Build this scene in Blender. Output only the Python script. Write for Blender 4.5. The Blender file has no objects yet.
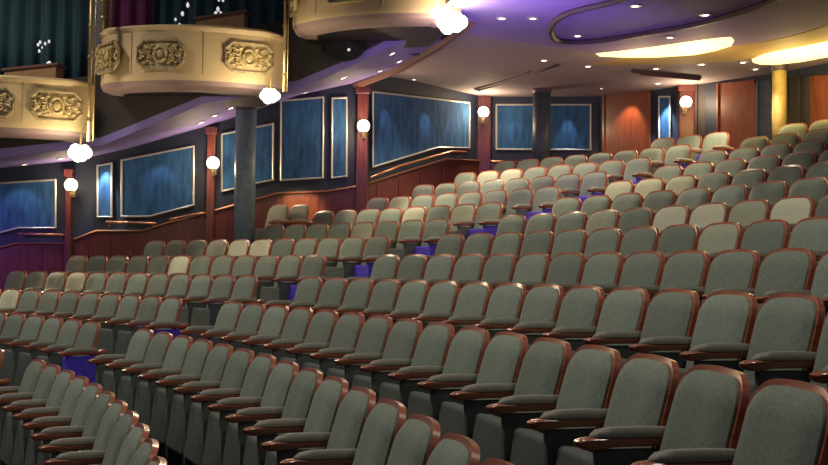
import bpy, bmesh, math, random
from mathutils import Vector, Matrix
random.seed(7)
C = bpy.context.scene.collection
PI = math.pi
# ------------------------------------------------------------------ camera frame
H = 1.807                      # eye height above the floor of the first row in view
F, PITCH, ROLL = 1134.46, 0.0330, 0.0135
CX, CY = 414.0, 232.5
def ray(px, py):
    u, v = px-CX, py-CY
    c, s = math.cos(ROLL), math.sin(ROLL)
    u, v = c*u+s*v, -s*u+c*v
    cp, sp = math.cos(PITCH), math.sin(PITCH)
    X, U, D = u/F, -v/F, 1.0
    return Vector((X, D*cp-U*sp, D*sp+U*cp))
def at_h(px, py, h):           # point at height h above the eye
    r = ray(px, py); t = h/r.z
    return Vector((r.x*t, r.y*t, H+h))
def at_y(px, py, y):           # point on the vertical plane y
    r = ray(px, py); t = y/r.y
    return Vector((r.x*t, y, H+r.z*t))
def on_wall(px, py, P, Q, off=0.0):   # point on the vertical plane through P, Q, off metres towards the house
    d = Vector((Q[0]-P[0], Q[1]-P[1])).normalized(); n = Vector((d.y, -d.x))
    if n.y > 0: n = -n
    r = ray(px, py)
    k = n.x*P[0]+n.y*P[1]+off
    t = k/(n.x*r.x+n.y*r.y)
    return Vector((r.x*t, r.y*t, H+r.z*t))
def proj(p):
    X, Y, Z = p[0], p[1], p[2]-H
    cp, sp = math.cos(PITCH), math.sin(PITCH)
    D = cp*Y+sp*Z; U = -sp*Y+cp*Z
    if D < .1: return (9999, 9999)
    u, v = F*X/D, -F*U/D
    c, s = math.cos(ROLL), math.sin(ROLL)
    return (CX+c*u-s*v, CY+s*u+c*v)
# ------------------------------------------------------------------ materials
def mat(name, col, rough=.6, metal=0, noise=None, bump=0, bscale=80, sheen=0, vary=0, coat=0, emit=None, estr=0, stretch=None):
    m = bpy.data.materials.new(name); m.use_nodes = True
    nt = m.node_tree; b = nt.nodes['Principled BSDF']
    b.inputs['Base Color'].default_value = (*col, 1)
    b.inputs['Roughness'].default_value = rough
    b.inputs['Metallic'].default_value = metal
    if coat: b.inputs['Coat Weight'].default_value = coat; b.inputs['Coat Roughness'].default_value = .15
    if sheen: b.inputs['Sheen Weight'].default_value = sheen; b.inputs['Sheen Roughness'].default_value = .4
    tc = nt.nodes.new('ShaderNodeTexCoord'); src = tc.outputs['Object']
    if stretch:
        mp = nt.nodes.new('ShaderNodeMapping'); mp.inputs['Scale'].default_value = stretch
        nt.links.new(src, mp.inputs['Vector']); src = mp.outputs['Vector']
    last = None
    if noise:
        sc, amt = noise
        n = nt.nodes.new('ShaderNodeTexNoise'); n.inputs['Scale'].default_value = sc; n.inputs['Detail'].default_value = 5
        nt.links.new(src, n.inputs['Vector'])
        r = nt.nodes.new('ShaderNodeValToRGB')
        r.color_ramp.elements[0].position = .3; r.color_ramp.elements[1].position = .7
        r.color_ramp.elements[0].color = (*[max(0, c*(1-amt)) for c in col], 1)
        r.color_ramp.elements[1].color = (*[min(1, c*(1+amt)) for c in col], 1)
        nt.links.new(n.outputs['Fac'], r.inputs['Fac']); last = r.outputs['Color']
        nt.links.new(last, b.inputs['Base Color'])
    if vary:
        oi = nt.nodes.new('ShaderNodeObjectInfo'); mr = nt.nodes.new('ShaderNodeMapRange')
        mr.inputs['To Min'].default_value = 1-vary; mr.inputs['To Max'].default_value = 1+vary
        nt.links.new(oi.outputs['Random'], mr.inputs['Value'])
        hs = nt.nodes.new('ShaderNodeHueSaturation'); nt.links.new(mr.outputs['Result'], hs.inputs['Value'])
        if last: nt.links.new(last, hs.inputs['Color'])
        else: hs.inputs['Color'].default_value = (*col, 1)
        nt.links.new(hs.outputs['Color'], b.inputs['Base Color'])
    if bump:
        n2 = nt.nodes.new('ShaderNodeTexNoise'); n2.inputs['Scale'].default_value = bscale
        nt.links.new(src, n2.inputs['Vector'])
        bp = nt.nodes.new('ShaderNodeBump'); bp.inputs['Strength'].default_value = bump; bp.inputs['Distance'].default_value = .01
        nt.links.new(n2.outputs['Fac'], bp.inputs['Height']); nt.links.new(bp.outputs['Normal'], b.inputs['Normal'])
    if emit:
        b.inputs['Emission Color'].default_value = (*emit, 1); b.inputs['Emission Strength'].default_value = estr
        m.cycles.emission_sampling = 'NONE'
    return m
M = {
 'fabric': mat('seat_fabric', (.172, .215, .178), .85, noise=(60, .18), bump=.25, bscale=220, sheen=.15, vary=.2),
 'palefab': mat('pale_spotlit_fabric', (.56, .58, .44), .85, noise=(60, .12), bump=.25, bscale=220, sheen=.15),  # lamp light on single seats, put into a paler cushion colour
 'lightfab': mat('light_spotlit_fabric', (.33, .36, .27), .85, noise=(60, .12), bump=.25, bscale=220, sheen=.15),  # weaker step of the same light, also put into the cushion colour
 'panelfab': mat('seat_side_fabric', (.080, .098, .090), .85, noise=(50, .15), bump=.2, bscale=200, vary=.1),
 'pad': mat('arm_pad_fabric', (.175, .172, .14), .6, noise=(60, .15), sheen=.2),
 'wood': mat('cherry_wood', (.36, .115, .062), .28, noise=(9, .3), coat=.5, stretch=(1, 1, 6)),
 'purplelit': mat('purple_lit_seat_fabric', (.07, .04, .55), .7, noise=(40, .15)),  # purple aisle light put into the colour of the end seats
 'iron': mat('dark_iron', (.02, .02, .022), .5),
 'carpet': mat('dark_patterned_carpet', (.018, .018, .028), .95, noise=(14, .6), bump=.3),
 'wallnavy': mat('slate_painted_wall', (.014, .022, .046), .55, noise=(3, .2)),
 'mahog': mat('mahogany_wainscot', (.125, .030, .026), .38, noise=(5, .35), coat=.2, stretch=(6, 6, .6)),
 'redwood': mat('red_brown_wood_panel', (.19, .048, .02), .4, noise=(6, .3), coat=.2, stretch=(5, 5, .5)),
 'bluefab': mat('blue_acoustic_fabric', (.020, .085, .205), .9, noise=(4, .45), bump=.3, bscale=30, stretch=(3, 3, .7)),
 'silver': mat('pale_silver_moulding', (.55, .55, .48), .35, metal=.3),
 'copper': mat('brass_rail', (.55, .27, .16), .3, metal=.7),
 'colblue': mat('blue_lit_column', (.15, .22, .29), .45, noise=(12, .2)),  # lighter blue copy: the light on the left column is in the colour
 'colslate': mat('dark_slate_column_paint', (.055, .075, .10), .45, noise=(12, .2)),
 'colgold': mat('gold_column_paint', (.36, .26, .09), .45, noise=(10, .12)),
 'ceil': mat('taupe_ceiling_paint', (.40, .325, .335), .8, noise=(1.2, .06)),
 'goldceil': mat('gold_lit_ceiling', (.55, .38, .16), .7, noise=(1.5, .08)),  # yellow glow of the coves put into the ceiling colour
 'purpleceil': mat('violet_lit_ceiling', (.33, .25, .50), .75, noise=(.9, .10)),  # violet lamp light put into the colour of the disc
 'soffit': mat('violet_lit_soffit', (.24, .18, .52), .7, noise=(2, .12)),  # violet light on the soffit put into its base colour
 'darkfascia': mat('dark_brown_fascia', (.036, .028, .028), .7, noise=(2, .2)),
 'trimdark': mat('dark_ceiling_trim', (.075, .045, .06), .5),
 'trimwood': mat('brown_ceiling_beam', (.22, .11, .075), .4),
 'mauve': mat('shaded_cream_plaster', (.30, .21, .20), .6, noise=(3, .08)),  # box underside: shade and violet light put into the plaster colour
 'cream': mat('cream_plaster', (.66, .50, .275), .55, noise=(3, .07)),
 'relief': mat('antiqued_gold_relief', (.55, .43, .20), .45, noise=(22, .3), metal=.1),
 'reliefdark': mat('antiqued_plaque_ground', (.40, .31, .16), .6, noise=(30, .3)),
 'gilt': mat('gilt_metal', (.42, .31, .15), .38, metal=.7),
 'tealdrape': mat('teal_lit_drape', (.030, .085, .11), .85, noise=(2, .3), stretch=(9, 9, .4)),  # blue-green light on the drapes put into their colour
 'reddrape': mat('plum_drape', (.16, .03, .12), .85, noise=(2, .35), stretch=(8, 8, .4)),
 'tan': mat('tan_wood', (.42, .24, .11), .5, noise=(7, .2)),
 'lens': mat('warm_lamp_lens', (1, .9, .75), .4, emit=(1, .86, .72), estr=5),
 'globe': mat('glowing_glass_globe', (1, .95, .8), .2, emit=(1, .86, .58), estr=9),
 'bulb': mat('bright_bulb_glass', (1, .97, .9), .2, emit=(1, .90, .66), estr=16),
 'cove': mat('yellow_cove_tube', (1, .9, .5), .5, emit=(1, .84, .30), estr=2.0),
 'black': mat('matt_black', (.008, .008, .009), .7),
 'crystal': mat('cut_crystal', (.9, .9, .95), .05, emit=(1, .97, .95), estr=.6),
 'paper': mat('white_paper', (.85, .85, .82), .6),
}
# ------------------------------------------------------------------ object helpers
def link(name, bm, m, parent=None, smooth=False):
    bmesh.ops.recalc_face_normals(bm, faces=bm.faces)
    me = bpy.data.meshes.new(name); bm.to_mesh(me); bm.free()
    ms = m if isinstance(m, list) else [m]
    for x in ms: me.materials.append(x)
    if smooth:
        for p in me.polygons: p.use_smooth = True
    o = bpy.data.objects.new(name, me); C.objects.link(o)
    if parent: o.parent = parent
    return o
def tag(o, label, cat, group=None):
    o['label'] = label; o['category'] = cat
    if group: o['group'] = group
    return o
def thing(name, label, cat, loc=(0, 0, 0), rz=0, group=None):
    o = bpy.data.objects.new(name, None); o.empty_display_size = .2; C.objects.link(o)
    o.location = loc; o.rotation_euler = (0, 0, rz)
    return tag(o, label, cat, group)
def struct(name, bm, m, smooth=False):
    o = link(name, bm, m, None, smooth); o['kind'] = 'structure'; return o
def box(bm, x0, x1, y0, y1, z0, z1, bev=0, seg=2, mi=0):
    b2 = bmesh.new()
    vs = [b2.verts.new(p) for p in ((x0,y0,z0),(x1,y0,z0),(x1,y1,z0),(x0,y1,z0),(x0,y0,z1),(x1,y0,z1),(x1,y1,z1),(x0,y1,z1))]
    for f in ((0,3,2,1),(4,5,6,7),(0,1,5,4),(1,2,6,5),(2,3,7,6),(3,0,4,7)): b2.faces.new([vs[i] for i in f])
    if bev: bmesh.ops.bevel(b2, geom=list(b2.edges), offset=bev, segments=seg, profile=.6, affect='EDGES')
    merge(bm, b2, mi)
def merge(bm, b2, mi=0, mtx=None):
    if mtx is not None: bmesh.ops.transform(b2, matrix=mtx, verts=b2.verts)
    mp = {v: bm.verts.new(v.co) for v in b2.verts}
    for f in b2.faces:
        try:
            nf = bm.faces.new([mp[v] for v in f.verts]); nf.material_index = mi; nf.smooth = f.smooth
        except ValueError: pass
    b2.free()
def prism(bm, pts, vec):       # extrude a planar polygon along vec
    a = [bm.verts.new(p) for p in pts]; b = [bm.verts.new(Vector(p)+vec) for p in pts]
    bm.faces.new(a); bm.faces.new(b[::-1])
    n = len(a)
    for i in range(n): bm.faces.new((a[i], a[(i+1) % n], b[(i+1) % n], b[i]))
def tube(bm, pts, r, seg=8, closed=False, rr=None):
    pts = [Vector(p) for p in pts]; n = len(pts); rings = []
    for i, p in enumerate(pts):
        if closed: t = pts[(i+1) % n]-pts[i-1]
        else: t = pts[min(i+1, n-1)]-pts[max(i-1, 0)]
        t.normalize()
        up = Vector((0, 0, 1)) if abs(t.z) < .95 else Vector((1, 0, 0))
        a = t.cross(up).normalized(); b = t.cross(a)
        q = rr[i] if rr else r
        rings.append([bm.verts.new(p+(a*math.cos(k*2*PI/seg)+b*math.sin(k*2*PI/seg))*q) for k in range(seg)])
    for i in range(n if closed else n-1):
        A, B = rings[i], rings[(i+1) % n]
        for k in range(seg): bm.faces.new((A[k], A[(k+1) % seg], B[(k+1) % seg], B[k]))
    if not closed: bm.faces.new(rings[0]); bm.faces.new(rings[-1][::-1])
def lathe(bm, prof, seg=24, cx=0, cy=0):
    rings = []
    for r, z in prof: rings.append([bm.verts.new((cx+r*math.cos(k*2*PI/seg), cy+r*math.sin(k*2*PI/seg), z)) for k in range(seg)])
    for A, B in zip(rings, rings[1:]):
        for k in range(seg): bm.faces.new((A[k], A[(k+1) % seg], B[(k+1) % seg], B[k]))
    bm.faces.new(rings[0]); bm.faces.new(rings[-1][::-1])
def sphere(bm, c, r, sx=1, sy=1, sz=1, seg=14):
    b2 = bmesh.new(); bmesh.ops.create_uvsphere(b2, u_segments=seg, v_segments=max(6, seg//2+1), radius=r)
    for v in b2.verts: v.co = Vector((v.co.x*sx, v.co.y*sy, v.co.z*sz))+Vector(c)
    for f in b2.faces: f.smooth = True
    merge(bm, b2)
def lamp(kind, loc, energy, col, size=.1, aim=None, spot=None, blend=.5, name='lamp'):
    l = bpy.data.lights.new(name, kind); l.energy = energy; l.color = col
    if kind == 'AREA': l.shape = 'DISK'; l.size = size
    else: l.shadow_soft_size = size
    if spot: l.spot_size = spot; l.spot_blend = blend
    o = bpy.data.objects.new(name, l); C.objects.link(o); o.location = loc
    if aim is not None: o.rotation_euler = (Vector(aim)-Vector(loc)).to_track_quat('-Z', 'Y').to_euler()
    return o
# ------------------------------------------------------------------ seating geometry: arcs about the stage
OX, OY, R1, DR = -20.5225, -0.5305, 20.2475, 0.94775
TOP = .98
def RR(r): return R1+DR*(r-1)
def FZ(r):
    k = r-1; return H-.8272+.2405*k+.00159*k*k-TOP
def polar(R, th, z=0): return Vector((OX+R*math.cos(th), OY+R*math.sin(th), z))
WP = []
for px, y in ((-90, 18.7), (72, 18.9), (212, 19.0), (362, 19.35), (483, 22.2), (600, 21.95), (690, 20.55), (800, 18.7), (900, 16.9)):
    p = at_y(px, 180, y); WP.append((p.x, p.y))
def wall_theta(R, off=.35):    # largest angle before an arc meets the walls
    th = 0.12
    while th < 1.4:
        p = polar(R, th)
        for (a, b) in zip(WP, WP[1:]):
            if a[0] <= p.x <= b[0]:
                t = (p.x-a[0])/(b[0]-a[0]); yy = a[1]+t*(b[1]-a[1])
                if p.y > yy-off: return th
        th += .002
    return th
# floor: one carpeted tread per row, wrapping round the arcs
def tread(bm, Ra, Rb, t0, t1, z, zb):
    n = 40; rows = []
    for i in range(n+1):
        t = t0+(t1-t0)*i/n
        rows.append([bm.verts.new(polar(Ra, t, zb)), bm.verts.new(polar(Ra, t, z)), bm.verts.new(polar(Rb, t, z)), bm.verts.new(polar(Rb, t, zb))])
    for A, B in zip(rows, rows[1:]):
        for k in range(4): bm.faces.new((A[k], A[(k+1) % 4], B[(k+1) % 4], B[k]))
    bm.faces.new(rows[0]); bm.faces.new(rows[-1][::-1])
bm = bmesh.new()
for r in range(-2, 15):
    Rb = RR(r)+.16; Ra = Rb-DR-.002
    if r == -2: Ra -= 1.2
    if r == 14: Rb += 1.0
    z = FZ(max(r, 1)); th = min(wall_theta(min(Rb, 33), .02), 1.2)
    tread(bm, Ra, Rb, -.09, th, z, -.6)
struct('floor', bm, M['carpet'])
# half-height aisle steps
AIS0, AIS1 = .583, .622
bm = bmesh.new()
for r in range(1, 14):
    R = RR(r)+.16
    tread(bm, R-.30, R+.001, AIS0-.001*r*0, AIS1, FZ(r)+.12, FZ(r)-.02)
st = struct('trim_1', bm, M['carpet'])
# ------------------------------------------------------------------ theatre seat
def back_grid(W, S, rc, arch, s0, fx, bx, ny=10, na=6):
    lv = [s0, s0+(S-rc-s0)*.33, s0+(S-rc-s0)*.66, S-rc]
    for i in range(1, na+1): lv.append(S-rc+rc*math.sin(i/na*PI/2))
    g1, g2 = [], []
    bm = bmesh.new()
    for i, s in enumerate(lv):
        if i > 3: w = W-rc+rc*math.cos((i-3)/na*PI/2)
        else: w = W
        ra, rb = [], []
        for j in range(ny+1):
            y = -w+2*w*j/ny
            k = max(0, (s-s0)/(S-s0))
            ss = s+arch*(1-(y/W)**2)*k**3
            ra.append(bm.verts.new(fx(y, ss, w, k))); rb.append(bm.verts.new(bx(y, ss, w, k)))
        g1.append(ra); g2.append(rb)
    n = len(lv)
    for g in (g1, g2):
        for i in range(n-1):
            for j in range(ny): bm.faces.new((g[i][j], g[i][j+1], g[i+1][j+1], g[i+1][j]))
    for i in range(n-1):
        bm.faces.new((g1[i][0], g1[i+1][0], g2[i+1][0], g2[i][0])); bm.faces.new((g1[i][-1], g1[i+1][-1], g2[i+1][-1], g2[i][-1]))
    for j in range(ny):
        bm.faces.new((g1[0][j], g1[0][j+1], g2[0][j+1], g2[0][j])); bm.faces.new((g1[-1][j], g1[-1][j+1], g2[-1][j+1], g2[-1][j]))
    return bm
LEAN = math.radians(15)
def bk(y, s, x):     # back-plane coordinates: s metres down the slope from the floor end; x out of the front face
    z = .36+s*math.cos(LEAN)-x*-math.sin(LEAN)
    xx = (.62-s)*math.sin(LEAN)+x*math.cos(LEAN)
    return Vector((xx+.35*y*y, y, z))
ST = .625
shell = back_grid(.252, ST, .105, .020, 0, lambda y, s, w, k: bk(y, s, .014), lambda y, s, w, k: bk(y, s, -.016))
bmesh.ops.bevel(shell, geom=[e for e in shell.edges if len(e.link_faces) == 2 and e.calc_face_angle(0) > 1.0], offset=.007, segments=2, affect='EDGES')
def cushf(y, s, w, k):
    q = abs(y)/w if w > 0 else 1
    e = (1-q**5)*(1-max(0, k)**9)*(1 if k > .001 else .3)
    return bk(y, s, .026+.046*e)
cush = back_grid(.233, ST-.024, .100, .020, .10, cushf, lambda y, s, w, k: bk(y, s, .0145), ny=14, na=7)
def arm_bm(y0):
    bm = bmesh.new()
    prof = [(-.035, .662, .022), (.0, .650, .034), (.04, .652, .034), (.10, .662, .031), (.30, .660, .031), (.39, .650, .035), (.425, .652, .034), (.450, .662, .026), (.460, .672, .012)]
    rings = []
    for x, zb, w in prof:
        x += .005
        zt = (.712 if x < .045 else .697) if x < .425 else .695-(x-.425)*.3
        rings.append([bm.verts.new(p) for p in ((x, y0-w, zb+.012), (x, y0-w*.7, zb), (x, y0+w*.7, zb), (x, y0+w, zb+.012), (x, y0+w, zt-.006), (x, y0+w*.8, zt), (x, y0-w*.8, zt), (x, y0-w, zt-.006))])
    for A, B in zip(rings, rings[1:]):
        for k in range(8): bm.faces.new((A[k], A[(k+1) % 8], B[(k+1) % 8], B[k]))
    bm.faces.new(rings[0]); bm.faces.new(rings[-1][::-1])
    return bm
def pad_bm(y0):
    bm = bmesh.new(); rings = []
    for x, w, t in ((.055, .014, .006), (.055, .026, .022), (.09, .031, .034), (.20, .033, .038), (.32, .033, .036), (.375, .030, .027), (.395, .020, .013), (.405, .008, .003)):
        z = .6965
        rings.append([bm.verts.new(p) for p in ((x, y0-w, z), (x, y0+w, z), (x, y0+w, z+t*.55), (x, y0+w*.6, z+t), (x, y0-w*.6, z+t), (x, y0-w, z+t*.55))])
    for A, B in zip(rings, rings[1:]):
        for k in range(6): bm.faces.new((A[k], A[(k+1) % 6], B[(k+1) % 6], B[k]))
    bm.faces.new(rings[0]); bm.faces.new(rings[-1][::-1])
    return bm
def std_bm(y0):
    bm = bmesh.new()
    pts = [(.03, y0-.018, .02), (.36, y0-.018, .02), (.375, y0-.018, .20), (.385, y0-.018, .65), (-.045, y0-.018, .65), (.08, y0-.018, .36)]
    prism(bm, pts, Vector((0, .036, 0)))
    bmesh.ops.bevel(bm, geom=list(bm.edges), offset=.006, segments=1, affect='EDGES')
    return bm
def foot_bm(y0):
    bm = bmesh.new(); box(bm, .04, .36, y0-.03, y0+.03, 0, .022, .005, 1); return bm
def pan_bm(px_=.335, pz_=.185):
    bm = bmesh.new()
    b2 = bmesh.new(); box(b2, -.055, .055, -.232, .232, 0, .40, .030, 3)
    for v in b2.verts:
        v.co.x += .018*math.cos(v.co.y/.232*PI/2) if v.co.x > 0 else 0
        v.co.z += .022*math.cos(v.co.y/.232*PI/2) if v.co.z > .2 else 0
    merge(bm, b2, 0, Matrix.Translation((px_, 0, pz_)) @ Matrix.Rotation(-math.radians(7), 4, 'Y'))
    return bm
def mesh_of(bm, name, m):
    bmesh.ops.recalc_face_normals(bm, faces=bm.faces)
    for f in bm.faces: f.smooth = True
    me = bpy.data.meshes.new(name); bm.to_mesh(me); bm.free(); me.materials.append(m)
    try: me.set_sharp_from_angle(angle=math.radians(42))
    except Exception: pass
    return me
ME = {
 'wooden_back': mesh_of(shell, 'wooden_back', M['wood']),
 'back_cushion': mesh_of(cush, 'back_cushion', M['fabric']),
 'seat_pan': mesh_of(pan_bm(), 'seat_pan', M['panelfab']),
}
pp = mesh_of(pan_bm(.245, .21), 'seat_pan', M['purplelit'])
def sides(y0, end=None):
    return {'side_panel': mesh_of(std_bm(y0), 'side_panel', end or M['panelfab']), 'armrest': mesh_of(arm_bm(y0), 'armrest', M['wood']),
            'arm_pad': mesh_of(pad_bm(y0), 'arm_pad', M['pad']), 'foot': mesh_of(foot_bm(y0), 'foot', M['iron'])}
SN, SF, SP = sides(.275), sides(-.275), sides(.275, M['purplelit'])
def child(name, me, parent, label=None):
    o = bpy.data.objects.new(name, me); C.objects.link(o); o.parent = parent
    if label: o['label'] = label
    return o
def build_seat(end_far=False, purple=False):
    root = bpy.data.objects.new('theatre_chair', None); root.empty_display_size = .2; C.objects.link(root)
    child('wooden_back', ME['wooden_back'], root)
    child('back_cushion', ME['back_cushion'], root)
    child('seat_pan', pp if purple else ME['seat_pan'], root, 'folded seat pan in purple aisle light' if purple else None)
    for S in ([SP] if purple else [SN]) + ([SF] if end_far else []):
        sp = child('side_panel', S['side_panel'], root, 'aisle side panel in purple light' if purple else None); child('foot', S['foot'], sp)
        a = child('armrest', S['armrest'], root); child('arm_pad', S['arm_pad'], a)
    return root
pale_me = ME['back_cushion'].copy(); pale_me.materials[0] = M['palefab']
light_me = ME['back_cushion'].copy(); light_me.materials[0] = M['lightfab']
protos = {}
def seat(R, th, z, kind, label, group):
    p = polar(R, th, z)
    if kind not in protos:
        o = build_seat('end' in kind, 'purple' in kind); protos[kind] = o
    else:
        src = protos[kind]; o = src.copy(); C.objects.link(o)
        for ch in src.children:
            c = ch.copy(); C.objects.link(c); c.parent = o
            for g in ch.children:
                q = g.copy(); C.objects.link(q); q.parent = c
    o.location = p; o.rotation_euler = (0, 0, th+PI)
    q = proj(polar(R, th, z+TOP))
    for lst, me, word in ((PALE, pale_me, 'pale spotlit'), (PALER, light_me, 'light greenish')):
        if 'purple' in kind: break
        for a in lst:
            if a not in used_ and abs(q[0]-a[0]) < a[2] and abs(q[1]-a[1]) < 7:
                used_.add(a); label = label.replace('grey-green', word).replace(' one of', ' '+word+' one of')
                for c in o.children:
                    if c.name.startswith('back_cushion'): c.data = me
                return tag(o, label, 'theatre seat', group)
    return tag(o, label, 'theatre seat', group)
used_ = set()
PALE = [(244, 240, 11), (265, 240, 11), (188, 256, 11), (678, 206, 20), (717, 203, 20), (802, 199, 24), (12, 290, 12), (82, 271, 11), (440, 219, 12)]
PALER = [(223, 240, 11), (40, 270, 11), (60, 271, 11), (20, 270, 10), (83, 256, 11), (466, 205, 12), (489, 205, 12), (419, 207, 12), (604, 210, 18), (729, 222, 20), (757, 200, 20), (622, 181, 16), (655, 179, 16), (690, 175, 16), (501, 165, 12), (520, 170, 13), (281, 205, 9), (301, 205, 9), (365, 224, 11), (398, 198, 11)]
ORD = ['first', 'second', 'third', 'fourth', 'fifth', 'sixth', 'seventh', 'eighth', 'ninth', 'tenth', 'eleventh', 'twelfth', 'thirteenth', 'fourteenth', 'fifteenth', 'sixteenth', 'seventeenth', 'eighteenth', 'nineteenth', 'twentieth', 'twenty-first', 'twenty-second', 'twenty-third', 'twenty-fourth']
W = .55
near0 = {1: .5425, 2: .552, 3: .560, 4: .567, 5: .568, 6: .574, 7: .577, 8: .581, 9: .583, 10: .585, 11: .587, 12: .589, 13: .591}
# last far-block seat (beside the aisle) by row, from each row's start angle
farE = {1: .6175, 2: .728-4*W/RR(2), 3: .828-8*W/RR(3), 4: .894-11*W/RR(4), 5: .772-6*W/RR(5), 6: .834-9*W/RR(6), 7: .721-4*W/RR(7), 8: .761-6*W/RR(8), 9: .6335, 10: .634, 11: .635, 12: .636, 13: .637}
# rows stop where the house wall cuts them: leftmost seat in the frame, in pixels
farL = {1: -30, 2: -20, 3: -25, 4: 10, 5: 78, 6: 150, 7: 262, 8: 318, 9: 370, 10: 412, 11: 455, 12: 494, 13: 655}
count = 0
for r in range(1, 14):
    R, z = RR(r)-(.055 if r == 1 else 0), FZ(r)
    for n in range(0, 26):
        th = near0[r]-n*W/R
        p = polar(R, th, z+TOP)
        q = proj(p); dist = math.hypot(p.x, p.y)
        if p.y < 2.2 or dist < 2.3: break
        ppm = F/p.y
        if q[0] > 828+.42*ppm or q[1] > 465+.02*ppm: continue
        seat(R, th, z, 'end' if n == 0 else 'mid', 'grey-green folded theatre seat, %s from the aisle, %s row up of the near block' % (ORD[n], ORD[r-1]), 'seats of the near block'); count += 1
    for n in range(0, 24):
        th = farE[r]+n*W/R
        p = polar(R, th, z+TOP); q = proj(p)
        if q[0] < farL[r] or th > wall_theta(R, .25): break
        seat(R, th, z, 'purple' if n == 0 else 'mid', ('purple-lit ' if n == 0 else 'grey-green ')+'folded theatre seat, %s from the aisle, %s row up of the far block' % (ORD[n], ORD[r-1]), 'seats of the far block'); count += 1
lone = [at_y(281, 205, 18.35), at_y(301.5, 205, 18.4)]
for i, p in enumerate(lone):
    thl = math.atan2(p.y-OY, p.x-OX); fz = p.z-TOP
    kind = 'mid'
    o = seat(math.hypot(p.x-OX, p.y-OY), thl, fz, kind, ('left' if i == 0 else 'right')+' one of two lone theatre seats against the lit orange wall panel', 'pair of lone seats by the side wall'); count += 1
bm = bmesh.new(); box(bm, lone[0].x-.45, lone[1].x+.40, lone[0].y-.50, lone[0].y+.50, -.3, lone[0].z-TOP, .01, 1)
o = struct('trim_99', bm, M['carpet'])
print('SEATS', count)
# ------------------------------------------------------------------ walls
HT = [1.50, 1.76, 2.42, 3.30, 3.50, 3.50, 3.50, 3.50, 3.50]
def wall_mesh(i0, i1):
    bm = bmesh.new(); fr, bk_ = [], []
    for i in range(i0, i1+1):
        x, y = WP[i]; fr.append((bm.verts.new((x, y, -.6)), bm.verts.new((x, y, H+HT[i]+.05))))
        bk_.append((bm.verts.new((x, y+.2, -.6)), bm.verts.new((x, y+.2, H+HT[i]+.05))))
    for A in (fr, bk_):
        for a, b in zip(A, A[1:]): bm.faces.new((a[0], b[0], b[1], a[1]))
    for a, b, c, d in zip(fr, fr[1:], bk_, bk_[1:]):
        bm.faces.new((a[1], b[1], d[1], c[1])); bm.faces.new((a[0], b[0], d[0], c[0]))
    bm.faces.new((fr[0][0], fr[0][1], bk_[0][1], bk_[0][0])); bm.faces.new((fr[-1][0], fr[-1][1], bk_[-1][1], bk_[-1][0]))
    return bm
struct('wall_left', wall_mesh(0, 4), M['wallnavy'])
struct('wall_back', wall_mesh(4, 8), M['wallnavy'])
def seg(i): return WP[i], WP[i+1]
def nrm(i):
    P, Q = seg(i); d = Vector((Q[0]-P[0], Q[1]-P[1], 0)).normalized(); n = Vector((d.y, -d.x, 0))
    return -n if n.y > 0 else n
def wallpoly(bm, pts, i, off0, off1):
    P, Q = seg(i); a = [on_wall(px, py, P, Q, off0) for px, py in pts]
    prism(bm, a, nrm(i)*(off1-off0))
def on_seg(pts, i, off): return [on_wall(px, py, *seg(i), off) for px, py in pts]
# wainscot: mahogany, its cap climbs with the rake
tn = [2]
def trim(bm, m):
    o = struct('trim_%d' % tn[0], bm, m); tn[0] += 1; return o
caps = [(0, [(-60, 262), (0, 247.5), (16, 243.5), (70, 243.5)]),
        (1, [(74, 239.5), (96, 231), (143, 231), (168, 223), (197, 216), (211, 212)]),
        (2, [(213, 211), (235, 205), (257, 199), (277, 193.5), (327, 191.5), (360, 186)]),
        (3, [(364, 185), (400, 173), (447, 159), (481, 161)]),
        (4, [(485, 161), (540, 163), (600, 160)])]
for i, c in caps:
    bm = bmesh.new()
    wallpoly(bm, c+[(c[-1][0], 300), (c[0][0], 300)], i, .002, .03)
    # raised stiles between the wainscot panels
    x = c[0][0]+12
    while x < c[-1][0]-8:
        for (a, b) in zip(c, c[1:]):
            if a[0] <= x <= b[0]: yy = a[1]+(x-a[0])/(b[0]-a[0])*(b[1]-a[1])
        wallpoly(bm, [(x, yy+5), (x+2.2, yy+5), (x+2.2, 300), (x, 300)], i, .03, .045); x += 22
    trim(bm, M['mahog'])
    bm = bmesh.new(); tube(bm, on_seg(c, i, .05), .020, 8); trim(bm, M['copper'])
# orange-lit wood panel behind the two lone seats
bm = bmesh.new(); wallpoly(bm, [(283, 197), (318, 196), (318, 240), (283, 240)], 2, .03, .05); trim(bm, M['redwood'])
# pilasters
for k, (px, top, i, w) in enumerate(((71, 170, 0, 2.7), (212, 128, 1, 4), (362, 88, 2, 5.5), (483, 84, 3, 7), (686, 86, 5, 9))):
    P, Q = seg(i)
    bm = bmesh.new(); c = on_wall(px, 180, P, Q, .0); hw = w*c.y/F
    ztop = on_wall(px, top, P, Q).z
    box(bm, c.x-hw, c.x+hw, c.y-.16, c.y+.02, -.3, ztop, .015, 1)
    box(bm, c.x-hw-.03, c.x+hw+.03, c.y-.19, c.y+.02, ztop-.12, ztop, .01, 1)
    trim(bm, M['mahog'])
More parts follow.
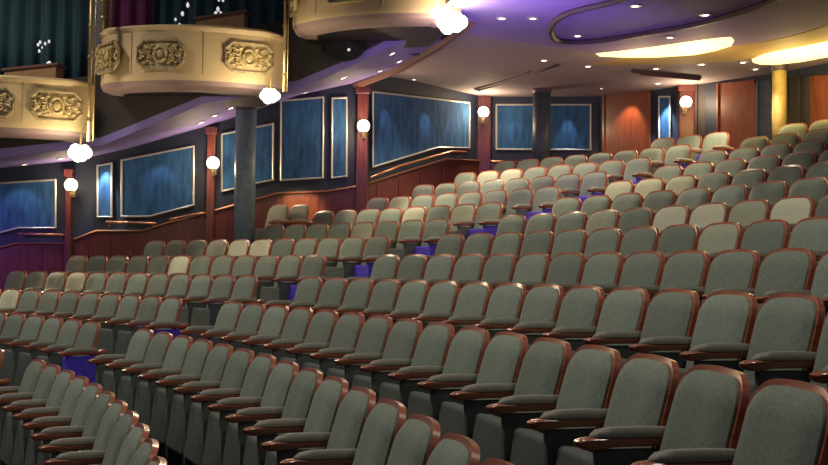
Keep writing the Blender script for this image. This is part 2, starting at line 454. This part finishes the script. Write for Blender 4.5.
# wood bays of the back wall
for pts, i, m in (([(604, 93), (650, 91), (650, 175), (604, 175)], 5, 'redwood'),
                  ([(718, 84), (756, 80), (756, 170), (718, 170)], 6, 'redwood'),
                  ([(758, 82), (771, 80), (771, 170), (758, 170)], 6, 'colslate'),
                  ([(697, 84), (716, 82), (716, 170), (697, 170)], 5, 'darkfascia'),
                  ([(788, 78), (799, 77), (799, 170), (788, 170)], 6, 'darkfascia'), ([(800, 77), (811, 76), (811, 170), (800, 170)], 7, 'darkfascia'),
                  ([(812, 76), (860, 74), (860, 170), (812, 170)], 7, 'redwood')):
    bm = bmesh.new(); wallpoly(bm, pts, i, .004, .05)
    for k in (0, 1):
        xa = pts[k][0]
        wallpoly(bm, [(xa-1, pts[0][1]), (xa+1, pts[0][1]), (xa+1, 170), (xa-1, 170)], i, .05, .08)
    trim(bm, M[m])
# ------------------------------------------------------------------ framed blue panels
panels = [
 ('leftmost wide blue fabric wall panel with silver frame', 0, [(-40, 186), (56, 180), (56, 228), (19, 228), (-40, 243)]),
 ('narrow brightly lit blue wall panel beside the left pilaster', 1, [(98, 166), (112, 163.5), (112, 217), (98, 217)]),
 ('blue fabric wall panel with sloping foot, left of the second pilaster', 1, [(122, 160.5), (194, 146.5), (194, 205), (150, 216.5), (122, 216.5)]),
 ('blue fabric wall panel half hidden behind the left round column', 2, [(222, 134.5), (273, 124), (273, 180), (256, 183.5), (222, 191.5)]),
 ('tall blue fabric wall panel with a spotlight cone, right of the left column', 2, [(281, 101), (323, 97.5), (323, 178), (281, 180.5)]),
 ('narrow blue wall panel just left of the third pilaster', 2, [(332, 98.5), (346.5, 98), (346.5, 176.5), (332, 178)]),
 ('largest blue wall panel with stepped foot, above the stair rail', 3, [(371.5, 92), (468, 103), (468, 148), (436, 147.5), (371.5, 167)]),
 ('blue wall panel on the back wall behind the middle column', 4, [(496.5, 105), (590.5, 105), (590.5, 150), (496.5, 149.5)]),
 ('narrow lit blue wall panel left of the rightmost sconce', 5, [(660, 97), (671, 97), (671, 146), (660, 146)]),
]
for lab, i, pts in panels:
    a = on_seg(pts, i, .012)
    cen = sum(a, Vector())/len(a)
    t = thing('acoustic_panel', lab, 'wall panel', (cen.x, cen.y, min(p.z for p in a)), 0, 'framed blue wall panels')
    base = Vector(t.location); loc = [p-base for p in a]
    bm = bmesh.new(); prism(bm, loc, nrm(i)*.03); link('fabric', bm, M['bluefab'], t)
    bm = bmesh.new(); fr = [p+nrm(i)*.035 for p in loc]
    n = len(fr)
    for k in range(n): tube(bm, [fr[k], fr[(k+1) % n]], .018, 6)
    for p in fr: sphere(bm, p, .019, seg=6)
    link('frame', bm, M['silver'], t)
# handrails
def rail(pts, i, lab, m='copper'):
    P = on_seg(pts, i, .13); base = P[0].copy()
    t = thing('handrail', lab, 'handrail', base, 0, 'wall handrails')
    bm = bmesh.new(); tube(bm, [p-base for p in P], .024, 8); link('rail', bm, M[m], t, True)
    for k in (0, len(P)-1):
        q = P[k]-base; e = P[0 if k else 1]-base; q = q+(e-q)*.06
        bm = bmesh.new(); tube(bm, [q, q+Vector((0, 0, -.05)), q+Vector((0, 0, -.06))-nrm(i)*.085], .010, 6); link('bracket', bm, M['gilt'], t)
rail([(18, 234), (64, 235)], 0, 'short brass handrail under the leftmost blue panel')
rail([(106, 222), (156, 223.5)], 1, 'short brass handrail under the narrow lit blue panel')
rail([(170, 219.5), (198, 214), (205, 213)], 1, 'bent brass handrail catching light by the second pilaster')
rail([(370, 178), (400, 166), (451, 151.5), (466, 152)], 3, 'long sloping brass handrail beneath the largest blue panel')
# ------------------------------------------------------------------ columns
def column(px, y, rad, m, lab, ztop, zb):
    c = at_y(px, 180, y)
    t = thing('column', lab, 'column', (c.x, c.y, zb))
    bm = bmesh.new(); lathe(bm, [(rad, .1), (rad, ztop-zb)], 32); link('shaft', bm, M[m], t, True)
    bm = bmesh.new(); lathe(bm, [(rad*1.18, 0), (rad*1.18, .07), (rad*1.02, .12)], 32); link('base', bm, M[m], t)
    bm = bmesh.new(); lathe(bm, [(rad*1.01, ztop-zb-.12), (rad*1.12, ztop-zb-.08), (rad*1.12, ztop-zb)], 32); link('collar', bm, M['trimdark'], t)
    return c
def floor_at(x, y):
    R = math.hypot(x-OX, y-OY); r = math.ceil((R-.16-R1)/DR+1); return FZ(max(1, r))
c = at_y(245, 180, 18.0); column(245, 18.0, .165, 'colblue', 'round blue-grey column by the side wall, left of centre', H+2.62, floor_at(c.x, c.y))
c = at_y(541, 120, 20.9); column(541, 20.9, .165, 'colslate', 'round dark slate column before the back wall, right of centre', H+3.42, floor_at(c.x, c.y))
c = at_y(779, 120, 18.3); column(779, 18.3, .115, 'colgold', 'round gold column at the back wall, far right', H+3.42, floor_at(c.x, c.y))
# ------------------------------------------------------------------ ceilings
HC = 3.42
def slab(name, pts, t, m, keep=True):
    bm = bmesh.new(); prism(bm, pts, Vector((0, 0, t)))
    bmesh.ops.triangulate(bm, faces=[f for f in bm.faces if len(f.verts) > 4])
    return struct(name, bm, m)
B = [at_h(356, 84, 3.16), at_h(400, 67, 3.30), at_h(442, 42, 3.38), at_h(472, 20, HC)]
pts = [Vector((B[0].x, B[0].y, H+HC))]
pts = [Vector((WP[3][0], WP[3][1], H+HC))]+[Vector((x, y+.05, H+HC)) for x, y in WP[4:]]+[Vector((9.5, 13, H+HC)), Vector((9.5, 9.5, H+HC)), Vector((1.6, 9.5, H+HC)), Vector((B[3].x, 13, H+HC)), B[3], B[2], B[1]]
slab('ceiling', pts, .2, M['ceil'])
# violet-lit soffit under the balcony, climbing with the seats
up = [(-90, 168), (0, 157), (100, 146), (130, 134), (205, 103), (297, 89), (340, 71), (400, 42), (435, 26)]
UY = [16.4, 16.4, 16.4, 16.4, 16.4, 16.4, 16.3, 16.1, 15.7]
UP = [at_y(px, py, y) for (px, py), y in zip(up, UY)]
lowpx = [(-90, 0, 1.56), (0, 0, 1.60), (72, 0, 1.74), (130, 1, 1.98), (212, 1, 2.40), (297, 2, 2.94), (356, 2, 3.20)]
LO = []
for px, i, h in lowpx:
    p = on_wall(px, 180, *seg(i)); LO.append(Vector((p.x, p.y, H+h)))
LO += [B[1], B[2]]
bm = bmesh.new()
a = [bm.verts.new(p) for p in UP]; b = [bm.verts.new(p) for p in LO]
a2 = [bm.verts.new(p+Vector((0, 0, .12))) for p in UP]; b2_ = [bm.verts.new(p+Vector((0, 0, .12))) for p in LO]
for k in range(len(UP)-1):
    bm.faces.new((a[k], a[k+1], b[k+1], b[k])); bm.faces.new((a2[k], a2[k+1], b2_[k+1], b2_[k])); bm.faces.new((a[k], a[k+1], a2[k+1], a2[k])); bm.faces.new((b[k], b[k+1], b2_[k+1], b2_[k]))
bm.faces.new((a[0], b[0], b2_[0], a2[0])); bm.faces.new((a[-1], b[-1], b2_[-1], a2[-1]))
so = struct('ceiling_soffit', bm, M['soffit']); so.name = 'trim_%d' % tn[0]; tn[0] += 1
# beam that edges it, and the one from the middle column
bm = bmesh.new(); tube(bm, [B[0]-Vector((0,0,.02)), B[1]-Vector((0,0,.02)), B[2]-Vector((0,0,.02)), B[3]-Vector((0,0,.02))], .07, 6); trim(bm, M['trimwood'])
def cbeam(pxs, m, w=.05):
    bm = bmesh.new(); tube(bm, [at_h(x, y, HC-.035) for x, y in pxs], w, 4); trim(bm, m)
cbeam([(475, 88), (531, 69.5)], M['trimwood'], .045)
cbeam([(478, 90), (560, 64)], M['trimdark'], .03)
cbeam([(632, 70.5), (700, 78)], M['trimdark'], .04)
cbeam([(640, 73.5), (700, 79)], M['trimwood'], .03)
# round violet-lit ceiling disc with its rings
DC = Vector((2.95, 14.9, 0))
def ring(bm, r0, r1, z0, z1, a0=0, a1=2*PI, n=96, taper=False):
    full = abs(a1-a0-2*PI) < 1e-6; rows = []
    for i in range(n if full else n+1):
        t = a0+(a1-a0)*i/n
        k = 1 if not taper else max(.05, math.sin(PI*i/n))**.5
        m_ = (r0+r1)/2; h_ = (r1-r0)/2*k
        rows.append([bm.verts.new((DC.x+r*math.cos(t), DC.y+r*math.sin(t), z)) for r, z in ((m_-h_, z0), (m_+h_, z0), (m_+h_, z1), (m_-h_, z1))])
    L = list(zip(rows, rows[1:]+([rows[0]] if full else [])))
    if not full: L = L[:len(rows)-1]
    for A, Bq in L:
        for k in range(4): bm.faces.new((A[k], A[(k+1) % 4], Bq[(k+1) % 4], Bq[k]))
    if not full: bm.faces.new(rows[0]); bm.faces.new(rows[-1][::-1])
z = H+HC
bm = bmesh.new(); lathe(bm, [(2.62, z+.001), (2.62, z-.016), (2.56, z-.022), (1.34, z-.022), (.02, z-.022)], 96, DC.x, DC.y); d = struct('ceiling_disc', bm, M['purpleceil']); d.name = 'trim_%d' % tn[0]; tn[0] += 1
LP = [at_h(x, y, HC-.05) for x, y in ((551, 28), (552, 36), (561, 41), (588, 41.5), (620, 37.5), (656, 31.5), (705, 22), (763, 4), (800, -14), (800, -32), (740, -34), (672, -20), (619, 0), (578, 10), (560, 17))]
def smooth_loop(P, n=5):
    o_ = []; m = len(P)
    for i in range(m):
        a, b, c, d_ = P[i-1], P[i], P[(i+1) % m], P[(i+2) % m]
        for k in range(n):
            t = k/n; o_.append(.5*((2*b)+(c-a)*t+(2*a-5*b+4*c-d_)*t*t+(3*b-a-3*c+d_)*t**3))
    return o_
bm = bmesh.new(); tube(bm, smooth_loop(LP), .045, 6, True); trim(bm, M['trimdark'])
bm = bmesh.new(); ring(bm, 3.62, 3.72, z-.02, z+.001, math.radians(-40), math.radians(75)); trim(bm, M['goldceil'])
bm = bmesh.new(); ring(bm, 2.66, 3.60, z-.02, z+.001, math.radians(-60), math.radians(100)); trim(bm, M['goldceil'])
def cove(pts, lab):
    bm = bmesh.new(); prism(bm, [at_h(x, y, HC-.03) for x, y in pts], Vector((0, 0, .022)))
    o = link('cove_light', bm, M['cove']); return tag(o, lab, 'ceiling light', 'curved cove lights')
cove([(596, 54), (625, 51), (656, 47), (690, 42), (718, 38.5), (731, 37.5), (734, 41), (731, 46), (715, 51), (695, 55), (656, 57.5), (625, 57.5), (600, 56.5)], 'long curved yellow cove light beside the violet ceiling disc')
cove([(752, 60), (760, 56), (770, 53), (801, 47), (828, 42), (865, 34), (865, 51), (828, 57), (801, 62), (775, 65), (760, 64.5), (753, 62.5)], 'curved yellow cove light at the right edge, above the gold column')
# ------------------------------------------------------------------ recessed downlights
DL = {'violet ceiling disc': ([(502,18),(533,18),(577.6,35.5),(635,5.5),(705.5,14.5),(656,33),(670,37)], HC-.024),
 'brown back ceiling': ([(544,60),(588,66),(569,73.5),(606,82),(527,64),(495,75),(513.5,90),(439,71.6),(454,78.5),(438,82),(462,85),(422.6,64),(415,79),(656,68.4),(702,64),(743,62),(755.5,68.8),(658,83),(601,88),(400.6,64.5)], HC-.006)}
def downlight(p, lab, r=.055, grp='recessed downlights', nrmv=None):
    t = thing('recessed_downlight', lab, 'ceiling light', p, 0, grp)
    bm = bmesh.new(); lathe(bm, [(r*1.0, -.012), (r*1.35, -.010), (r*1.35, 0), (r*1.0, 0)], 16); link('trim_ring', bm, M['silver'], t)
    bm = bmesh.new(); lathe(bm, [(.004, -.014), (r, -.011), (r, -.002)], 16); link('lens', bm, M['lens'], t)
    return t
for reg, (L, h) in DL.items():
    for k, (px, py) in enumerate(sorted(L)):
        p = at_h(px, py, h-.001)
        if reg[0] == 'b' and py < 70 and 530 < px < 720: p = at_h(px, py, h-.016)
        downlight(p, 'small round downlight in the %s, %s counting from the left' % (reg, ORD[k]), .062, 'downlights in the '+reg)
# soffit lights: on the sloping violet strip
def soffit_pt(px, py):
    r = ray(px, py); best = None
    from mathutils.geometry import intersect_ray_tri
    for k in range(len(UP)-1):
        for tri in ((UP[k], UP[k+1], LO[k+1]), (UP[k], LO[k+1], LO[k])):
            q = intersect_ray_tri(tri[0], tri[1], tri[2], r, Vector((0, 0, H)), True)
            if q: return q, (tri[1]-tri[0]).cross(tri[2]-tri[0]).normalized()
    return None
L = [(230.6,107.5),(214.5,115),(201,122),(305,92),(343,77.4),(392,53),(380,70.5),(399,61),(24,164),(21,170),(50,165),(60.6,158),(422,39)]
k = 0
for px, py in sorted(L):
    q = soffit_pt(px, py)
    if not q: print('no soffit', px, py); continue
    t = downlight(q[0]-Vector((0, 0, .004)), 'small round downlight in the sloping violet soffit, %s counting from the left' % ORD[k], .055, 'downlights in the sloping soffit')
    n = q[1] if q[1].z < 0 else -q[1]
    t.rotation_mode = 'QUATERNION'; t.rotation_quaternion = (-n).to_track_quat('Z', 'Y'); k += 1
# ------------------------------------------------------------------ sconces
def sconce(px, py, i, lab, e):
    p = on_wall(px, py, *seg(i), .30)
    t = thing('wall_sconce', lab, 'wall lamp', p, 0, 'globe wall sconces')
    bm = bmesh.new(); sphere(bm, (0, 0, 0), .105, seg=20); g = link('globe', bm, M['globe'], t)
    bm = bmesh.new(); lathe(bm, [(.012, -.17), (.03, -.12), (.055, -.085), (.06, -.07), (.02, -.072)], 16); tube(bm, [(0, 0, -.14), (0, .06, -.17), (0, .13, -.12)], .010, 6); link('bracket', bm, M['gilt'], t)
    bm = bmesh.new(); box(bm, -.035, .035, .115, .135, -.2, -.04, .006, 1); link('back_plate', bm, M['gilt'], t)
    lamp('POINT', p+Vector((0, -.16, .0)), e, (1, .74, .45), .08, name='sconce_glow')
sconce(71, 185, 0, 'lit globe sconce on the leftmost red pilaster', 22)
sconce(213, 163, 1, 'lit globe sconce on the second pilaster, left of the round column', 34)
sconce(363.5, 126, 2, 'lit globe sconce on the pilaster left of the largest blue panel', 36)
sconce(483.5, 112, 3, 'lit globe sconce at the corner of the side and back walls', 42)
sconce(686, 102, 5, 'lit globe sconce at the right end of the back wall', 28)
# ------------------------------------------------------------------ upper tier: fascia, drapes, boxes
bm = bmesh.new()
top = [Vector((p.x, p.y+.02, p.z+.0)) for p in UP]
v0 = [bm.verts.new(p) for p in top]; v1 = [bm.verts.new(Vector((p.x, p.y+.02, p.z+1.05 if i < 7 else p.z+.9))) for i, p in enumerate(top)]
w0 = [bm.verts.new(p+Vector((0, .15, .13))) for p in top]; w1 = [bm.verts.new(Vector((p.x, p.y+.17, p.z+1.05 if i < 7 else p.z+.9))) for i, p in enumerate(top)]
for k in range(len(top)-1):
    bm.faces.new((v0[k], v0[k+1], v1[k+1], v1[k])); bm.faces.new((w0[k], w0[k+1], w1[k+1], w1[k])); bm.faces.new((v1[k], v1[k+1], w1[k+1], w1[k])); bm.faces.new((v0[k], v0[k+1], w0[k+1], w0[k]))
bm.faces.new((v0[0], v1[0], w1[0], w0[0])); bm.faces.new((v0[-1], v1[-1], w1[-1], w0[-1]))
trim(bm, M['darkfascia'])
# black oval spotlight port in the fascia
c_ = at_y(342, 50, 16.2)
t = thing('lamp_port', 'black oval spotlight port in the dark fascia under the right box', 'spotlight port', c_)
bm = bmesh.new(); lathe(bm, [(.31, 0), (.31, .05), (.27, .06), (.26, .02), (.01, .02)], 32)
bmesh.ops.transform(bm, matrix=Matrix.Scale(.55, 4, Vector((0, 0, 1))) @ Matrix.Rotation(PI/2, 4, 'X'), verts=bm.verts); link('rim', bm, M['black'], t)
bm = bmesh.new(); sphere(bm, (.1, -.03, 0), .022); link('lens', bm, M['crystal'], t)
def drape(px0, px1, y, z0, z1, m, lab, amp=.05, pleat=26):
    a, b = at_y(px0, 60, y), at_y(px1, 60, y); n = int(abs(px1-px0)*1.2)
    bm = bmesh.new(); R0, R1_ = [], []
    for i in range(n+1):
        x = a.x+(b.x-a.x)*i/n; yy = y+amp*math.sin((x-a.x)*pleat)
        R0.append([bm.verts.new((x, yy, H+z0)), bm.verts.new((x, yy, H+z1))]); R1_.append([bm.verts.new((x, yy+.03, H+z0)), bm.verts.new((x, yy+.03, H+z1))])
    for A in (R0, R1_):
        for p, q in zip(A, A[1:]): bm.faces.new((p[0], q[0], q[1], p[1]))
    for k in (0, -1): bm.faces.new((R0[k][0], R0[k][1], R1_[k][1], R1_[k][0]))
    for p, q, r_, s in zip(R0, R0[1:], R1_, R1_[1:]): bm.faces.new((p[1], q[1], s[1], r_[1])); bm.faces.new((p[0], q[0], s[0], r_[0]))
    o = link('drape', bm, m, None, True); tag(o, lab, 'curtain', 'drapes behind the boxes')
drape(-90, 88, 17.3, 2.4, 4.2, M['tealdrape'], 'dark teal pleated drape behind the lower left box')
drape(100, 152, 17.2, 3.0, 4.6, M['reddrape'], 'plum pleated drape behind the left half of the middle box')
drape(152, 284, 17.3, 3.0, 4.6, M['tealdrape'], 'dark teal pleated drape behind the right half of the middle box')
drape(286, 420, 17.3, 3.3, 4.8, M['tealdrape'], 'dark teal pleated drape behind the right box')
# box floors
def plaque_bm():
    rim = bmesh.new(); wq, hq, c = .33, .195, .10
    oct_ = [(-wq, -hq+c), (-wq+c, -hq), (wq-c, -hq), (wq, -hq+c), (wq, hq-c), (wq-c, hq), (-wq+c, hq), (-wq, hq-c)]
    tube(rim, [(x, 0, z_) for x, z_ in oct_], .020, 8, True)
    gr = bmesh.new(); prism(gr, [(x, .012, z_) for x, z_ in oct_], Vector((0, .02, 0)))
    sc = bmesh.new()
    tube(sc, [(.085*math.cos(a*PI/10), -.012, .105*math.sin(a*PI/10)) for a in range(20)], .020, 8, True)
    sphere(sc, (0, 0, 0), .062, 1, .45, 1.15)
    for s in (-1, 1):
        for k, (cx_, cz_, r_) in enumerate(((.17, .055, .05), (.16, -.06, .052), (.255, .0, .045))):
            P = [(s*(cx_+r_*(1-t/26)*math.cos(t*.42+k)), -.008, cz_+r_*(1-t/26)*math.sin(t*.42+k)) for t in range(24)]
            tube(sc, P, .012, 6)
        for cx_, cz_ in ((.11, .12), (.12, -.12), (.21, .115), (.22, -.11), (.29, .05), (.285, -.055)):
            sphere(sc, (s*cx_, 0, cz_), .026, 1.3, .5, .8, 8)
    return rim, gr, sc
rim, gr, sc = plaque_bm()
PM = [mesh_of(rim, 'plaque_rim', M['reliefdark']), mesh_of(gr, 'plaque_ground', M['reliefdark']), mesh_of(sc, 'plaque_scrolls', M['relief'])]
def theatre_box(pxa, pxb, ya, yb, bow, htop, hface, hbase, lab, plqs, seams):
    A, Bp = at_y(pxa, 60, ya), at_y(pxb, 60, yb); A.z = Bp.z = 0
    d = (Bp-A); Ln = d.length; d.normalize(); n = Vector((d.y, -d.x, 0))
    if n.y > 0: n = -n
    t = thing('theatre_box', lab, 'theatre box', (A.x, A.y, H+hbase), 0, 'cream plaster boxes')
    def path(s):               # s 0..1 along the front: bowed, with rounded ends
        e = min(s, 1-s)
        k = bow*(1-(2*s-1)**2)
        r_ = .22*(1-min(1, e/.09))**2
        return d*(Ln*s)+n*(k-r_*1.3)
    prof = [(-.30, 0.0), (-.14, .01), (-.03, .05), (.004, .11), (.010, .17), (.004, .23), (0, htop-hbase-.09), (.015, htop-hbase-.07), (.03, htop-hbase-.03), (.01, htop-hbase), (-.10, htop-hbase), (-.12, htop-hbase-.05), (-.12, .30), (-.30, .16)]
    bm = bmesh.new(); N = 56; rings = []
    for i in range(N+1):
        s = i/N; p = path(s); q = path(min(1, s+.01))-path(max(0, s-.01)); q.normalize(); nn = Vector((q.y, -q.x, 0))
        if nn.dot(n) < 0: nn = -nn
        rings.append([bm.verts.new(p+nn*o_+Vector((0, 0, z_))) for o_, z_ in prof])
    m_ = len(prof)
    for Ra, Rb in zip(rings, rings[1:]):
        for k in range(m_): bm.faces.new((Ra[k], Ra[(k+1) % m_], Rb[(k+1) % m_], Rb[k]))
    bm.faces.new(rings[0]); bm.faces.new(rings[-1][::-1])
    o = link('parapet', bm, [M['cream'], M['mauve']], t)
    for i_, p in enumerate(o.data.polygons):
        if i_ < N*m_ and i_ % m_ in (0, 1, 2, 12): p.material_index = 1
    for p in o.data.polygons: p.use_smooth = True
    try: o.data.set_sharp_from_angle(angle=math.radians(35))
    except Exception: pass
    bm = bmesh.new()           # floor of the box
    P = [path(i/20)-n*.13+Vector((0, 0, .1)) for i in range(21)]
    back = Vector((0, 1.5, 0))
    prism(bm, P+[P[-1]+back-d*.5, P[0]+back+d*.1], Vector((0, 0, .08))); link('box_floor', bm, M['darkfascia'], t)
    for s in seams:
        p = path(s)+n*.004; bm = bmesh.new(); tube(bm, [p+Vector((0, 0, .2)), p+Vector((0, 0, htop-hbase-.08))], .006, 6); link('seam', bm, M['reliefdark'], t)
    for s in plqs:
        p = path(s); q = path(min(1, s+.01))-path(max(0, s-.01)); q.normalize(); nn = Vector((q.y, -q.x, 0))
        if nn.dot(n) < 0: nn = -nn
        mid = .18+(htop-hbase-.09-.21)/2
        e = bpy.data.objects.new('relief_plaque', PM[1]); C.objects.link(e); e.parent = t
        e.location = p+nn*.01+Vector((0, 0, mid)); e.rotation_euler = (0, 0, math.atan2(nn.y, nn.x)+PI/2)
        e['label'] = 'octagonal gilded scroll plaque'
        for k_, nm in ((0, 'plaque_rim'), (2, 'plaque_scrolls')):
            c2 = bpy.data.objects.new(nm, PM[k_]); C.objects.link(c2); c2.parent = e
    return A, d, n
theatre_box(-96, 88, 15.5, 15.5, .42, 2.53, 1.9, 1.72, 'cream plaster box with gilded plaques, lower left', (.53, .86), (.70,))
theatre_box(96, 281, 15.5, 15.5, .42, 3.24, 2.6, 2.38, 'cream plaster box with three gilded plaques, middle', (.07, .385, .84), (.22, .61))
theatre_box(285, 452, 15.4, 14.4, .36, 4.1, 3.4, 3.17, 'cream plaster box cut by the top edge of the picture', (.06, .45, .85), (.25, .66))
# tan ledge boxes resting behind the parapets
def ledge(px0, py0, px1, py1, y, lab):
    a, b = at_y(px0, py0, y), at_y(px1, py1, y)
    t = thing('tan_cabinet', lab, 'low cabinet', (a.x, y, a.z-.35))
    bm = bmesh.new(); prism(bm, [(0, 0, 0), (b.x-a.x, 0, 0), (b.x-a.x, 0, b.z-a.z+.35), (0, 0, .35)], Vector((0, .35, 0))); link('body', bm, M['tan'], t)
    bm = bmesh.new(); prism(bm, [(-.03, -.02, .35), (b.x-a.x+.03, -.02, b.z-a.z+.35), (b.x-a.x+.03, -.02, b.z-a.z+.385), (-.03, -.02, .385)], Vector((0, .39, 0))); link('lid', bm, M['trimwood'], t)
ledge(4, 71, 56, 65, 15.9, 'tan wooden cabinet standing behind the lower left parapet')
ledge(196, 20, 244, 12, 15.9, 'tan wooden cabinet standing behind the middle parapet')
# small crystal drops
def crystals(px, py, y, lab, k):
    c = at_y(px, py, y); t = thing('crystal_pendant', lab, 'pendant lamp', c)
    bm = bmesh.new(); tube(bm, [(0, 0, .1), (0, 0, 1.0)], .006, 6); link('cord', bm, M['gilt'], t)
    rs = random.Random(k)
    for j in range(9):
        bm = bmesh.new(); sphere(bm, (rs.uniform(-.13, .13), rs.uniform(-.1, .1), rs.uniform(-.35, .12)), rs.choice((.012, .018, .026)), 1, 1, 1.5, 6); link('crystal_drop', bm, M['crystal'], t)
crystals(45, 42, 16.8, 'small crystal pendant over the lower left box', 1)
crystals(222, 3, 16.8, 'small crystal pendant over the middle box', 2)
crystals(185, 6, 17.0, 'small crystal pendant left of the tan cabinet in the middle box', 5)
# gilt poles between the boxes
def pole(px, y, w, z0, z1, lab):
    c = at_y(px, 60, y); t = thing('gilt_pole', lab, 'pole', (c.x, y, H+z0), 0, 'gilt poles between the boxes')
    bm = bmesh.new(); lathe(bm, [(w, 0), (w, z1-z0)], 16); link('tube', bm, M['gilt'], t, True)
    bm = bmesh.new(); lathe(bm, [(w*.35, 0), (w*.35, z1-z0)], 12, w*2.1, 0); link('side_rod', bm, M['gilt'], t, True)
    for k in range(6):
        zz = (z1-z0)*(.1+k*.16); bm = bmesh.new(); lathe(bm, [(w*1.25, zz), (w*1.4, zz+.02), (w*1.25, zz+.04)], 16); link('collar', bm, M['gilt'], t)
pole(90.5, 15.1, .028, 1.66, 4.3, 'gilt pole between the lower left and middle boxes')
pole(284.5, 15.05, .020, 2.35, 4.4, 'thin gilt pole between the middle box and the cut right one')
pole(103, 16.0, .05, 3.1, 4.6, 'gilt door post rising behind the left end of the middle box')
# bright cluster lamps hanging at the box corners
def cluster(px, py, y, lab, r, e):
    c = at_y(px, py, y); t = thing('cluster_lamp', lab, 'hanging lamp', c, 0, 'bright cluster lamps under the boxes')
    bm = bmesh.new(); tube(bm, [(0, 0, .05), (.01, 0, .25), (.05, .05, .42)], .012, 8); sphere(bm, (0, 0, .05), .04); link('stem', bm, M['gilt'], t)
    pos = [(0, 0, 0)]+[(r*.62*math.cos(a*PI/3), r*.62*math.sin(a*PI/3)*.7, r*.35*math.sin(a*2.1)) for a in range(6)]
    for q in pos:
        bm = bmesh.new(); sphere(bm, q, r*.5, seg=12); link('bulb', bm, M['bulb'], t)
    for a in range(6):
        bm = bmesh.new(); tube(bm, [(0, 0, .1), (r*.5*math.cos(a*PI/3), r*.4*math.sin(a*PI/3), .10), (r*.9*math.cos(a*PI/3), r*.7*math.sin(a*PI/3), .03)], .006, 6); link('arm', bm, M['gilt'], t)
    lamp('POINT', c+Vector((0, -.25, -.05)), e, (1, .80, .50), .12, name='cluster_glow')
cluster(80, 153, 15.2, 'dazzling cluster lamp under the lower left box', .145, 40)
cluster(270, 96, 15.0, 'dazzling cluster lamp under the right end of the middle box', .12, 45)
cluster(452, 22, 14.4, 'dazzling cluster lamp beside the violet ceiling disc', .18, 45)
# white programme on a seat near the back
# ------------------------------------------------------------------ lights of the house
WARM = (1, .80, .56)
def down(px, py, h, e, spot=110, blend=.8, aim=None, col=WARM, size=.06):
    p = at_h(px, py, h); a = aim or (p.x, p.y, p.z-3)
    lamp('SPOT', p, e, col, size, a, math.radians(spot), blend, 'downlight_beam')
for px, py, e in ((544,60,230),(606,82,170),(702,64,170),(454,78,210),(495,75,210),(755,69,130),(635,6,130),(533,18,170),(656,34,150)):
    down(px, py, HC-.14, e)
for (lx, ly), (sx, sy), D, e in (((502, 18), (702, 216), 11.8, 330), ((635, 5.5), (808, 207), 10.3, 210), ((439, 71.6), (500, 172), 20, 300), ((569, 73.5), (672, 160), 17.5, 260)):
    lamp('SPOT', at_h(lx, ly, HC-.1), e, (1, .88, .68), .04, at_y(sx, sy, D), math.radians(15), .6, 'accent_beam')
# wall washers, close above the lit panels
def washer(px, pya, i, e, off=.28, spot=42, col=(.75, .88, 1)):
    p = on_wall(px, pya, *seg(i), off); q = on_wall(px, pya+60, *seg(i), 0.02)
    lamp('SPOT', p, e, col, .03, q, math.radians(spot), .6, 'wall_washer')
washer(105, 161, 1, 110, .16, 50); washer(306, 92, 2, 30); washer(390, 88, 3, 14); washer(430, 92, 3, 22); washer(455, 95, 3, 12)
washer(568, 100, 4, 26); washer(515, 100, 4, 10); washer(665, 94, 5, 160, .2, 50); washer(626, 92, 5, 70, .35, 75, (1, .6, .3)); lamp('SPOT', at_y(300, 165, 18.2), 90, (1, .62, .32), .05, at_y(301, 212, 19.0), math.radians(52), .6, 'wall_washer')
washer(20, 172, 0, 10, .5, 80); washer(160, 150, 1, 8, .4, 80)
# unseen lamps added high over the stalls as house lights
for x, y, e in ((-6, 7, 820), (-1, 5.5, 620), (-8, 13, 760), (3.5, 5.0, 460)):
    lamp('SPOT', (x, y, 8.6), e, (1, .89, .74), .35, (x+1.0, y+1, 0), math.radians(125), .7, 'added_house_light')
# violet spots without fixtures, added to tint the left wall
lamp('SPOT', (-9, 14.5, 3.2), 420, (.40, .12, 1), .2, at_y(-5, 275, 18.8), math.radians(38), .9, 'violet_wash')
lamp('SPOT', (-2, 15.5, 4.3), 120, (.5, .12, 1), .2, at_y(385, 185, 19.8), math.radians(34), .9, 'violet_wash')
lamp('SPOT', (1.0, 13.0, 3.9), 270, (.40, .24, 1), .3, (1.6, 15.8, H+HC), math.radians(100), .9, 'violet_ceiling_wash')
for px, py, e in ((640, 53, 16), (700, 47, 18), (790, 54, 30), (840, 46, 30)):
    lamp('POINT', at_h(px, py, HC-.03)-Vector((0, 0, .35)), e, (1, .74, .26), .2, name='cove_glow')
for px, py, x_, y_, e, sp in ((392, 53, 450, 208, 260, 60), (343, 77, 400, 228, 240, 60), (214.5, 113, 252, 244, 330, 14), (50, 164, 190, 268, 420, 22), (24, 164, 75, 283, 330, 26), (-45, 166, 12, 300, 300, 30)):
    q = soffit_pt(px, py)
    if q:
        p = q[0]-Vector((0, 0, .06)); lamp('SPOT', p, e, WARM, .05, at_y(x_, y_, 17.4 if y_ < 250 else 16.4), math.radians(sp), .6, 'soffit_beam')
w = bpy.data.worlds.new('house_air'); bpy.context.scene.world = w; w.use_nodes = True
w.node_tree.nodes['Background'].inputs['Color'].default_value = (.55, .50, .62, 1)
w.node_tree.nodes['Background'].inputs['Strength'].default_value = .10
# ------------------------------------------------------------------ camera
cam = bpy.data.cameras.new('camera'); co = bpy.data.objects.new('camera', cam); C.objects.link(co)
cam.sensor_width = 36; cam.lens = F/828*36; cam.clip_end = 200
co.matrix_world = Matrix.Translation((0, 0, H)) @ Matrix.Rotation(PI/2+PITCH, 4, 'X') @ Matrix.Rotation(ROLL, 4, 'Z')
s = bpy.context.scene; s.camera = co
s.view_settings.view_transform = 'Standard'; s.view_settings.look = 'None'; s.view_settings.exposure = 0; s.view_settings.gamma = 1
